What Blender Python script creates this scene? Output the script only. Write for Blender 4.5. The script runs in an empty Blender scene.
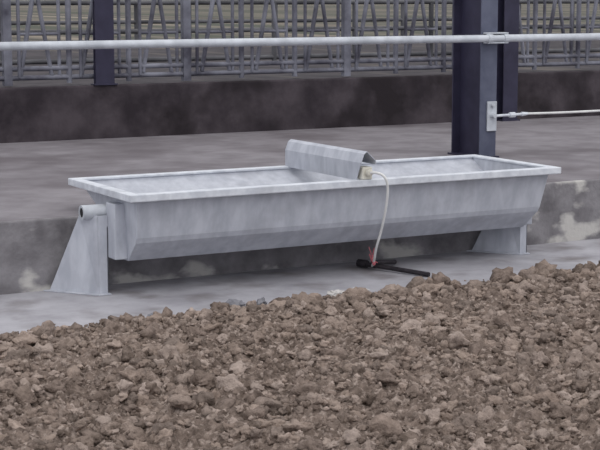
import bpy, bmesh, math, random
import numpy as np
from mathutils import Vector, noise, Matrix
random.seed(4); rng=np.random.default_rng(4)
S=bpy.context.scene
S.view_settings.view_transform='Standard'

# ---------------- helpers
def link(o,parent=None):
    S.collection.objects.link(o)
    if parent: o.parent=parent
    return o
def empty(name):
    e=bpy.data.objects.new(name,None); e.empty_display_size=.1; return link(e)
def mesh_obj(name,verts,faces,mat,parent=None,smooth=False):
    me=bpy.data.meshes.new(name); me.from_pydata([tuple(v) for v in verts],[],faces); me.update()
    bm=bmesh.new(); bm.from_mesh(me); bmesh.ops.recalc_face_normals(bm,faces=bm.faces); bm.to_mesh(me); bm.free()
    if smooth: me.polygons.foreach_set('use_smooth',[True]*len(me.polygons))
    me.materials.append(mat)
    return link(bpy.data.objects.new(name,me),parent)
class MB:
    def __init__(s): s.v=[];s.f=[]
    def box(s,x0,x1,y0,y1,z0,z1):
        n=len(s.v)
        s.v+=[(x0,y0,z0),(x1,y0,z0),(x1,y1,z0),(x0,y1,z0),(x0,y0,z1),(x1,y0,z1),(x1,y1,z1),(x0,y1,z1)]
        s.f+=[tuple(n+i for i in q) for q in [(0,3,2,1),(4,5,6,7),(0,1,5,4),(1,2,6,5),(2,3,7,6),(3,0,4,7)]]
    def tube(s,a,b,r,seg=10,r2=None,cap=True):
        a=Vector(a);b=Vector(b);d=(b-a).normalized()
        u=d.orthogonal().normalized();w=d.cross(u);n=len(s.v)
        for p,rr in((a,r),(b,r2 or r)):
            for i in range(seg):
                t=2*math.pi*i/seg; s.v.append(tuple(p+(u*math.cos(t)+w*math.sin(t))*rr))
        for i in range(seg):
            j=(i+1)%seg; s.f.append((n+i,n+j,n+seg+j,n+seg+i))
        if cap:
            s.f.append(tuple(n+i for i in range(seg))); s.f.append(tuple(n+seg+i for i in range(seg)))
    def prism(s,pts,vec):
        n=len(s.v);k=len(pts);vec=Vector(vec)
        s.v+=[tuple(p) for p in pts]+[tuple(Vector(p)+vec) for p in pts]
        s.f.append(tuple(range(n,n+k)));s.f.append(tuple(range(n+k,n+2*k)))
        for i in range(k):
            j=(i+1)%k;s.f.append((n+i,n+j,n+k+j,n+k+i))
    def obj(s,name,mat,parent=None,bev=0,smooth=False):
        o=mesh_obj(name,s.v,s.f,mat,parent)
        if bev:
            m=o.modifiers.new('bevel','BEVEL');m.width=bev;m.segments=2;m.limit_method='ANGLE'
        if smooth:
            o.data.polygons.foreach_set('use_smooth',[True]*len(o.data.polygons))
            m=o.modifiers.new('es','EDGE_SPLIT');m.split_angle=math.radians(40)
        return o
def curve(name,pts,r,mat,parent=None):
    c=bpy.data.curves.new(name,'CURVE');c.dimensions='3D';c.bevel_depth=r;c.bevel_resolution=3;c.use_fill_caps=True
    sp=c.splines.new('NURBS');sp.points.add(len(pts)-1)
    for p,q in zip(sp.points,pts):p.co=(*q,1)
    sp.use_endpoint_u=True;sp.order_u=4;c.resolution_u=10
    c.materials.append(mat);return link(bpy.data.objects.new(name,c),parent)

def material(name,c1,c2,scale=4,detail=6,rough=.8,metal=0,bump=.0,bscale=30,c3=None,s3=1,lo=.35,hi=.65,stretch=(1,1,1),t3=(.5,.62),attr=None,spec=.3,bdist=.01,stretch3=(1,1,1),afac=.6):
    m=bpy.data.materials.new(name);m.use_nodes=True;N=m.node_tree.nodes;L=m.node_tree.links
    b=N['Principled BSDF'];b.inputs['Roughness'].default_value=rough;b.inputs['Metallic'].default_value=metal
    b.inputs['Specular IOR Level'].default_value=spec
    tc=N.new('ShaderNodeTexCoord');mp=N.new('ShaderNodeMapping');mp.inputs['Scale'].default_value=stretch
    L.new(tc.outputs['Object'],mp.inputs[0])
    n=N.new('ShaderNodeTexNoise');n.inputs['Scale'].default_value=scale;n.inputs['Detail'].default_value=detail;n.inputs['Roughness'].default_value=.6
    L.new(mp.outputs[0],n.inputs['Vector'])
    r=N.new('ShaderNodeValToRGB');r.color_ramp.elements[0].position=lo;r.color_ramp.elements[1].position=hi
    r.color_ramp.elements[0].color=(*c1,1);r.color_ramp.elements[1].color=(*c2,1)
    L.new(n.outputs['Fac'],r.inputs[0]);out=r.outputs[0]
    if attr:
        a=N.new('ShaderNodeAttribute');a.attribute_name=attr
        mx=N.new('ShaderNodeMix');mx.data_type='RGBA';mx.inputs[0].default_value=afac
        L.new(out,mx.inputs[6]);L.new(a.outputs['Color'],mx.inputs[7]);out=mx.outputs[2]
    if c3:
        mp3=N.new('ShaderNodeMapping');mp3.inputs['Scale'].default_value=stretch3;L.new(tc.outputs['Object'],mp3.inputs[0])
        n3=N.new('ShaderNodeTexNoise');n3.inputs['Scale'].default_value=s3;n3.inputs['Detail'].default_value=5
        L.new(mp3.outputs[0],n3.inputs['Vector'])
        r3=N.new('ShaderNodeValToRGB');r3.color_ramp.elements[0].position=t3[0];r3.color_ramp.elements[1].position=t3[1]
        L.new(n3.outputs['Fac'],r3.inputs[0])
        mx=N.new('ShaderNodeMix');mx.data_type='RGBA';L.new(r3.outputs[0],mx.inputs[0]);L.new(out,mx.inputs[6]);mx.inputs[7].default_value=(*c3,1)
        out=mx.outputs[2]
    L.new(out,b.inputs['Base Color'])
    if bump:
        nb=N.new('ShaderNodeTexNoise');nb.inputs['Scale'].default_value=bscale;nb.inputs['Detail'].default_value=6
        L.new(tc.outputs['Object'],nb.inputs['Vector'])
        bp=N.new('ShaderNodeBump');bp.inputs['Strength'].default_value=bump;bp.inputs['Distance'].default_value=bdist
        L.new(nb.outputs['Fac'],bp.inputs['Height']);L.new(bp.outputs[0],b.inputs['Normal'])
    return m

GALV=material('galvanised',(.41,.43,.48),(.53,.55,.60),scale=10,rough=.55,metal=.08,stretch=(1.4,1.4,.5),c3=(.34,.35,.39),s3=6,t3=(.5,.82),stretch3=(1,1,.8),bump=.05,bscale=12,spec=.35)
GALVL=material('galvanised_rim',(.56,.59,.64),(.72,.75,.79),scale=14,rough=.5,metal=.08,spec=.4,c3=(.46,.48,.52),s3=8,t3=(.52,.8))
TUBE=material('galv_tube',(.44,.465,.50),(.60,.63,.67),scale=8,rough=.5,metal=.15,spec=.4)
BTUBE=material('barrier_tube',(.05,.048,.066),(.22,.225,.265),scale=3,rough=.6,metal=.1,detail=8)
BTUBE2=material('barrier_tube_far',(.04,.04,.045),(.13,.13,.14),scale=1.5,rough=.6)
CONC=material('apron_concrete',(.30,.295,.32),(.43,.425,.455),scale=3,detail=9,rough=.85,bump=.2,bscale=60,c3=(.19,.175,.18),s3=3.2,t3=(.5,.74))
PASS=material('passage_concrete_shaded',(.175,.16,.173),(.25,.235,.25),scale=3.5,detail=10,rough=.85,bump=.15,bscale=40,c3=(.13,.115,.125),s3=1.4,t3=(.48,.68))  # concrete darkened in the colour for the shade of an unmodelled roof
CURB=material('curb_concrete',(.14,.132,.14),(.26,.25,.26),scale=6,detail=10,rough=.9,bump=.5,bscale=40,c3=(.50,.485,.46),s3=3.4,t3=(.54,.64),stretch3=(1,1,1.6))
WALL=material('dirty_wall',(.028,.022,.027),(.075,.062,.07),scale=3.5,detail=10,rough=.9,bump=.3,bscale=15,c3=(.022,.017,.02),s3=2.2,t3=(.48,.62))
YARD=material('pen_floor_shaded',(.018,.015,.018),(.06,.05,.055),scale=1.6,detail=8,rough=.9,c3=(.11,.095,.08),s3=1.0,t3=(.55,.68),stretch3=(1,.10,1))  # dark base colour carries the shed's indoor shade, as no roof is built
FIELD=material('field',(.035,.032,.026),(.25,.215,.17),scale=1.1,detail=9,rough=1,c3=(.065,.07,.05),s3=.6,t3=(.46,.58),stretch=(1,.025,1),stretch3=(1,.03,1))
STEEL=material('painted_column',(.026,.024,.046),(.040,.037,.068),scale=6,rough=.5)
STEELF=material('column_flange_lit',(.075,.083,.125),(.115,.125,.175),scale=6,rough=.5)  # lighter copy of the column paint; light on the front face is in the colour
SOIL=material('soil',(.085,.064,.053),(.28,.22,.185),scale=20,detail=12,rough=1,bump=.9,bscale=80,c3=(.42,.345,.30),s3=34,t3=(.52,.68),spec=.1,bdist=.02)
CLOD=material('clods',(.10,.076,.06),(.42,.335,.285),scale=26,detail=10,rough=1,bump=1.0,bscale=70,attr='Col',spec=.1,afac=.6,bdist=.015)
STONE=material('pale_stone',(.42,.41,.40),(.60,.58,.56),scale=25,rough=.9,bump=.4,bscale=60)
STONEG=material('grey_stone',(.15,.15,.17),(.25,.25,.27),scale=25,rough=.9,bump=.4,bscale=60)
WHITE=material('white_hose',(.66,.66,.65),(.78,.78,.76),scale=10,rough=.4)
CREAM=material('cream_plastic',(.60,.58,.50),(.70,.68,.60),scale=10,rough=.5)
PINK=material('pink_twine',(.55,.12,.15),(.65,.22,.24),scale=40,rough=.9)
IRON=material('dark_iron',(.02,.018,.022),(.05,.043,.05),scale=30,rough=.6,metal=.2)
WATER=material('water',(.05,.055,.06),(.06,.065,.07),scale=3,rough=.05,spec=.6)
DARK=material('bore_shade',(.01,.01,.012),(.02,.02,.022),scale=3)  # near-black colour for the shade inside the pivot pipes

# ---------------- ground
b=MB();b.box(-6,22,-2,8.16,-.3,0);b.obj('floor_concrete_apron',CONC)
b=MB();b.box(-8,34,8.16,12.5,-.3,.4);o=b.obj('floor_feed_passage',PASS,bev=.012)
b=MB();b.box(-8,34,8.135,8.17,-.1,.396);b.obj('trim_kerb_face',CURB,bev=.01)
b=MB();b.box(-12,60,12.75,38,-.3,.4);b.obj('floor_pen',YARD)
b=MB();b.box(-60,260,38,420,-.3,.4);b.obj('ground_field',FIELD)
b=MB();b.box(-8,34,12.5,12.75,-.3,.85);b.obj('wall_back',WALL,bev=.015)

# ---------------- feed barrier
def barrier(name,Y,x0,x1,z0,z1,mod,mat,full=True,s=1):
    b=MB()
    for z in ((z0,z0+.075,z1) if full else (z0,(z0+z1)/2,z1)): b.tube((x0,Y,z),(x1,Y,z),.021*s)
    x=x0;k=0
    while x<x1:
        b.tube((x,Y,z0-.05),(x,Y,z1),.024*s)
        if full:
            j=.04*math.sin(k*5.1)
            b.tube((x+mod*.18,Y-.02,z0),(x+mod*.18,Y-.02,z1),.015)
            b.tube((x+mod*(.24+j),Y,z0+.02),(x+mod*(.50+j),Y,z1-.25),.020)
            b.tube((x+mod*(.74+j),Y,z0+.02),(x+mod*(.50+j),Y,z1-.25),.018)
            b.tube((x+mod*.84,Y,z0),(x+mod*.84,Y,z1),.015)
            b.tube((x+mod*.18,Y,z0+.36),(x+mod*.84,Y,z0+.36),.013)
            if k%3==0: b.box(x-.035,x+.035,Y-.03,Y+.03,z0-.06,z1+.2)
        x+=mod;k+=1
    return b.obj(name,mat,smooth=True)
barrier('feed_barrier',12.62,1.0,16,.92,1.95,.54,BTUBE)
barrier('pen_rail',19.5,0,28,.75,1.5,1.3,BTUBE2,False,1.5)
barrier('pen_rail.001',29,0,50,.7,1.45,3.1,BTUBE2,False,1.8)

# ---------------- columns
def column(name,x,y,w,d,zt,mat,matf,z0=.4):
    e=empty(name)
    b=MB();b.box(x+w/2-.008,x+w/2+.008,y+.014,y+d-.014,z0,zt);b.box(x,x+w,y+d-.014,y+d,z0,zt)
    b.obj('web_and_rear_flange',mat,e)
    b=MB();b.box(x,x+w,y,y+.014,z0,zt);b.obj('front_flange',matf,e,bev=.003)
    b=MB();b.box(x-.02,x+w+.02,y-.02,y+d+.02,z0,z0+.012);b.obj('base_plate',mat,e)
    return e
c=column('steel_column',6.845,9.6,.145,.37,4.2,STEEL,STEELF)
column('steel_column.001',4.97,12.50,.17,.05,4.2,STEEL,STEEL,z0=.85)
column('steel_column.002',9.08,12.36,.17,.13,4.2,STEEL,STEEL)
b=MB();b.box(6.86,7.04,9.53,9.6,1.248,1.258);b.box(6.86,7.04,9.53,9.6,1.318,1.328);b.tube((6.86,9.545,1.285),(6.90,9.545,1.285),.034,14);b.tube((7.0,9.545,1.285),(7.04,9.545,1.285),.034,14);b.obj('rail_clamp',TUBE,c,bev=.002)
b=MB();b.box(6.90,6.985,9.585,9.599,.60,.82);b.tube((6.94,9.54,.715),(6.94,9.6,.715),.018);b.tube((6.94,9.56,.79),(6.94,9.6,.79),.012,8)
b.obj('latch_plate',TUBE,c,bev=.003)

b=MB();b.tube((-1,9.545,1.285),(16,9.545,1.285),.027,16);b.obj('pipe_rail',TUBE,smooth=True)
e=empty('tether_rope')
b=MB();b.tube((6.95,9.55,.715),(7.18,9.545,.72),.010,8);b.tube((7.07,9.547,.717),(7.12,9.546,.718),.020,8);b.tube((7.18,9.545,.72),(7.24,9.545,.722),.017,8,r2=.010)
b.obj('hook',GALVL,e,smooth=True)
curve('rope',[(7.22,9.545,.722),(7.6,9.545,.715),(8.2,9.545,.72),(9.4,9.545,.745),(12,9.545,.85)],.009,WHITE,e)

# ---------------- water trough
T=empty('water_trough')
X0,X1,Y0,Y1=3.175,5.98,7.54,8.44
prof=[(Y0+.045,.568),(7.635,.33),(7.65,.30),(7.77,.19),(7.97,.19),(8.06,.31),(8.125,.42),(Y1-.055,.545),(Y1-.045,.568)]
def xl(z):return X0+.06+(.568-z)*.05
def xr(z):return X1-.05-(.568-z)*.14
v=[];f=[]
for y,z in prof: v.append((xl(z),y,z));v.append((xr(z),y,z))
n=len(prof)
for i in range(n-1): f.append((2*i,2*i+1,2*i+3,2*i+2))
f.append(tuple(2*i for i in range(n)));f.append(tuple(2*i+1 for i in range(n)))
o=mesh_obj('body',v,f,GALV,T);m=o.modifiers.new('s','SOLIDIFY');m.thickness=.005;m.offset=-1
m=o.modifiers.new('b','BEVEL');m.width=.008;m.segments=3;m.limit_method='ANGLE';m.angle_limit=math.radians(20)
rp=[(.062,.560),(.062,.574),(.0,.574),(0,.536),(.012,.532),(.012,.558)]
v=[];f=[]
for (sx,sy) in((0,0),(1,0),(1,1),(0,1)):
    for d,z in rp:
        v.append((X1-d if sx else X0+d, Y1-d if sy else Y0+d, z))
k=len(rp)
for q in range(4):
    for i in range(k):
        a=q*k;bb=((q+1)%4)*k;j=(i+1)%k
        f.append((a+i,bb+i,bb+j,a+j))
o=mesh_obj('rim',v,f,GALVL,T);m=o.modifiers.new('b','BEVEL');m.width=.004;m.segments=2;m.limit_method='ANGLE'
b=MB();b.box(3.28,5.88,7.62,8.20,.43,.432);b.obj('water_surface',WATER,T)
for xe,sg in((3.255,-1),(5.87,1)):
    b=MB();x2=xe+sg*.075;b.box(min(xe,x2),max(xe,x2),7.77,7.89,.20,.50)
    b.obj('end_channel',GALV,T,bev=.006)
for x0,x1 in((3.055,3.26),(5.86,6.02)):
    b=MB();seg=20
    for x,r in((x0,.040),(x1,.040),(x1,.027),(x0,.027)):
        for i in range(seg):
            t=2*math.pi*i/seg;b.v.append((x,7.93+r*math.cos(t),.445+r*math.sin(t)))
    for q in range(4):
        for i in range(seg):
            j=(i+1)%seg;p=((q+1)%4)*seg;b.f.append((q*seg+i,q*seg+j,p+j,p+i))
    b.obj('pivot_pipe',TUBE,T,smooth=True)
    b=MB();b.tube((x0+.004,7.93,.445),(x0+.008,7.93,.445),.028,16);b.obj('pivot_bore_shade',DARK,T)  # dark disc just inside the pipe mouth stands for shade in the bore
def foot(nm,dx,zt):
    b=MB()
    A=(3.125+dx,7.87,0);B=(2.93+dx,8.11,0);C=(3.065+dx,7.985,zt);D=(3.125+dx,7.875,zt)
    nrm=(Vector(B)-Vector(A)).cross(Vector(D)-Vector(A)).normalized()*.006
    b.prism([A,B,C,D],nrm)
    b.box(3.125+dx,3.180+dx,7.865,7.873,0,zt)
    b.box(3.172+dx,3.180+dx,7.865,8.05,0,zt-.06)
    b.prism([(2.90+dx,8.12,0),(3.185+dx,8.12,0),(3.185+dx,7.84,0),(3.11+dx,7.84,0)],(0,0,.008))
    return b.obj(nm,GALV,T,bev=.002)
foot('pedestal_foot',0,.43);foot('pedestal_foot',2.80,.40)
# valve hood
hp=[(4.565,.57),(4.565,.672),(4.585,.722),(4.605,.735),(4.665,.680),(4.665,.66)]
v=[]
for q,y in enumerate((7.535,8.42)):
    for i,(x,z) in enumerate(hp): v.append((x,y+(.05 if (i==0 and q==0) else 0),z))
f=[];k=len(hp)
for i in range(k-1): f.append((i,i+1,k+i+1,k+i))
f.append(tuple(range(k,2*k)))
o=mesh_obj('valve_hood',v,f,GALV,T);m=o.modifiers.new('s','SOLIDIFY');m.thickness=.004
b=MB();b.box(4.585,4.65,7.55,7.63,.575,.645);b.tube((4.62,7.52,.615),(4.62,7.55,.615),.020,12);b.obj('inlet_block',CREAM,T,bev=.006)
curve('hose',[(4.62,7.53,.615),(4.64,7.47,.625),(4.675,7.43,.60),(4.70,7.46,.50),(4.71,7.51,.37),(4.715,7.57,.24),(4.72,7.63,.15),(4.77,7.72,.06),(4.83,7.84,.02)],.0075,WHITE,T)
e=empty('iron_stake')
b=MB();b.tube((4.80,7.90,.03),(4.98,7.46,.016),.014,8);b.tube((4.83,7.83,.045),(5.03,7.90,.02),.013,8);b.tube((4.79,7.93,.03),(4.815,7.87,.03),.024,8)
b.tube((4.84,7.83,.05),(4.82,7.80,.10),.010,8);b.obj('bars',IRON,e,smooth=True)
b=MB()
for i in range(9):
    a=Vector((4.80+rng.uniform(-.02,.02),7.78+rng.uniform(-.02,.02),.07+rng.uniform(-.03,.03)));q=a+Vector((rng.uniform(-.03,.03),rng.uniform(-.02,.02),rng.uniform(-.04,.05)))
    b.tube(a,q,.0022,5)
b.tube((4.77,7.72,.055),(4.79,7.76,.085),.010,8)
b.obj('twine',PINK,e)

# ---------------- soil
G=empty('ploughed_soil')
def edgeY(x): return 7.05+.06*noise.noise(Vector((x*1.3,3,0)))+.05*noise.noise(Vector((x*5,9,0)))+.07*max(0,min(1.5,x-4.9))
def soilz(x,y):
    d=edgeY(x)-y
    s=max(0,min(1,d/.22));s=s*s*(3-2*s)
    N=noise.noise
    h=.035*s+ s*(.03*N(Vector((x*1.7,y*1.7,0)))+.035*N(Vector((x*5,y*5,1)))+.045*abs(N(Vector((x*12,y*12,2))))+.026*N(Vector((x*28,y*28,2)))+.014*N(Vector((x*60,y*60,4))))
    return h-.02*(1-s)
nx,ny=620,400
xs=np.linspace(1.0,8.0,nx);ys=np.linspace(3.8,7.35,ny)
v=[(x,y,soilz(x,y)) for y in ys for x in xs]
f=[(j*nx+i,j*nx+i+1,(j+1)*nx+i+1,(j+1)*nx+i) for j in range(ny-1) for i in range(nx-1)]
me=bpy.data.meshes.new('soil_bed');me.from_pydata(v,[],f);me.materials.append(SOIL);me.polygons.foreach_set('use_smooth',[True]*len(me.polygons))
link(bpy.data.objects.new('soil_bed',me),G)

bm=bmesh.new();bmesh.ops.create_icosphere(bm,subdivisions=3,radius=1)
iv=[q.co.copy() for q in bm.verts];ifc=np.array([[q.index for q in fc.verts] for fc in bm.faces]);bm.free()
def clod(flat):
    off=Vector(rng.uniform(-50,50,3));ax=rng.uniform(.75,1.3,3)*np.array([1,1,flat])
    w=np.array([1+.75*noise.noise(p*1.1+off)+.45*noise.noise(p*2.4+off)+.2*noise.noise(p*5.5+off) for p in iv])
    return np.array([p[:] for p in iv])*w[:,None]*ax,ifc
bm=bmesh.new();bmesh.ops.create_icosphere(bm,subdivisions=1,radius=1)
iv1=[q.co.copy() for q in bm.verts];ifc1=np.array([[q.index for q in fc.verts] for fc in bm.faces]);bm.free()
def crumb():
    off=Vector(rng.uniform(-50,50,3));ax=rng.uniform(.7,1.3,3)
    w=np.array([1+.9*noise.noise(p*1.5+off) for p in iv1])
    return np.array([p[:] for p in iv1])*w[:,None]*ax,ifc1
big=[clod(rng.uniform(.6,.95)) for _ in range(40)];small=[crumb() for _ in range(40)]
V=[];F=[];C=[];cnt=0
def put(x,y,r,col,sink=.25):
    global cnt
    b0,fc=(big if r>.013 else small)[rng.integers(40)];a=rng.uniform(0,6.28)
    R=np.array(Matrix.Rotation(a,3,'Z')@Matrix.Rotation(rng.uniform(-.5,.5),3,'X'))
    p=b0@R.T*r+np.array([x,y,max(0,soilz(x,y))+r*(.55-sink)])
    V.append(p);F.append(fc+cnt);C.append(np.tile(np.array([*col,1]),(len(b0),1)));cnt+=len(b0)
pal=[(.27,.21,.175),(.37,.295,.25),(.13,.10,.083),(.45,.37,.325),(.31,.245,.205),(.20,.162,.14),(.37,.30,.26),(.17,.132,.112)]
def rc():
    return np.array(pal[rng.integers(len(pal))])*rng.uniform(.8,1.2)
def inview(x,y):
    fw=x*.4848+y*.8746;lt=x*.8746-y*.4848
    return abs(lt/fw)<.26 and fw>4.9
n=0
while n<10500:
    y=rng.uniform(4.3,7.2);x=rng.uniform(1.2,7.4)
    if not inview(x,y) or y>edgeY(x)-.02: continue
    if noise.noise(Vector((x*4,y*4,7)))<rng.uniform(-.6,.15): continue
    r=min(.042,.004+rng.exponential(.0072)); put(x,y,r,rc(),rng.uniform(.2,.6));n+=1
n=0
while n<700:
    x=rng.uniform(1.7,7.6);d=abs(rng.normal(0,.16));y=edgeY(x)-d+.02
    k=.7+.5*max(0,min(1,(x-3)/3))
    r=min(.06,.010+rng.exponential(.015))*k; put(x,y,r,rc(),.12);n+=1
n=0
while n<330:
    x=rng.uniform(1.7,7.6);y=edgeY(x)+abs(rng.normal(0,.07));put(x,y,min(.026,.003+rng.exponential(.006)),rc());n+=1
VV=np.concatenate(V);FF=np.concatenate(F);CC=np.concatenate(C)
me=bpy.data.meshes.new('clods');me.vertices.add(len(VV));me.vertices.foreach_set('co',VV.ravel())
me.loops.add(FF.size);me.loops.foreach_set('vertex_index',FF.ravel())
me.polygons.add(len(FF));me.polygons.foreach_set('loop_start',np.arange(0,FF.size,3));me.polygons.foreach_set('loop_total',np.full(len(FF),3))
me.update(calc_edges=True)
at=me.color_attributes.new('Col','FLOAT_COLOR','POINT');at.data.foreach_set('color',CC.ravel())
me.materials.append(CLOD);link(bpy.data.objects.new('clods',me),G)
def stone(x,y,r,mat,i):
    B,fc=big[i];p=B*r+np.array([x,y,max(0,soilz(x,y))+r*.45])
    mesh_obj('stone',[tuple(q) for q in p],[tuple(int(t) for t in q) for q in fc],mat,G)
for (x,y,r,mt,i) in[(3.58,7.15,.045,STONEG,3),(4.20,7.20,.036,STONE,7),(4.26,7.10,.048,STONE,12),(3.75,7.17,.026,STONEG,20),(4.40,7.22,.022,STONE,14),(3.1,7.1,.03,STONEG,9)]: stone(x,y,r,mt,i)

# ---------------- light
w=bpy.data.worlds.new('overcast');S.world=w;w.use_nodes=True;N=w.node_tree.nodes;L=w.node_tree.links
bg=N['Background'];tc=N.new('ShaderNodeTexCoord');sp=N.new('ShaderNodeSeparateXYZ');r=N.new('ShaderNodeValToRGB')
L.new(tc.outputs['Generated'],sp.inputs[0]);L.new(sp.outputs['Z'],r.inputs[0]);L.new(r.outputs[0],bg.inputs[0])
r.color_ramp.elements[0].color=(.82,.84,.93,1);r.color_ramp.elements[1].color=(1,.99,1.0,1);bg.inputs[1].default_value=1.08
sd=bpy.data.lights.new('overcast_sun','SUN');sd.energy=.7;sd.angle=math.radians(40);sd.color=(1,.97,.94)
so=link(bpy.data.objects.new('overcast_sun',sd));so.rotation_euler=(math.radians(38),0,math.radians(-10))

cam=bpy.data.cameras.new('camera');cam.lens=95.1;cam.sensor_width=36;cam.clip_end=1000
co=link(bpy.data.objects.new('camera',cam));co.location=(0,0,1.6);co.rotation_euler=(math.radians(90-8.256),0,math.radians(-29));S.camera=co
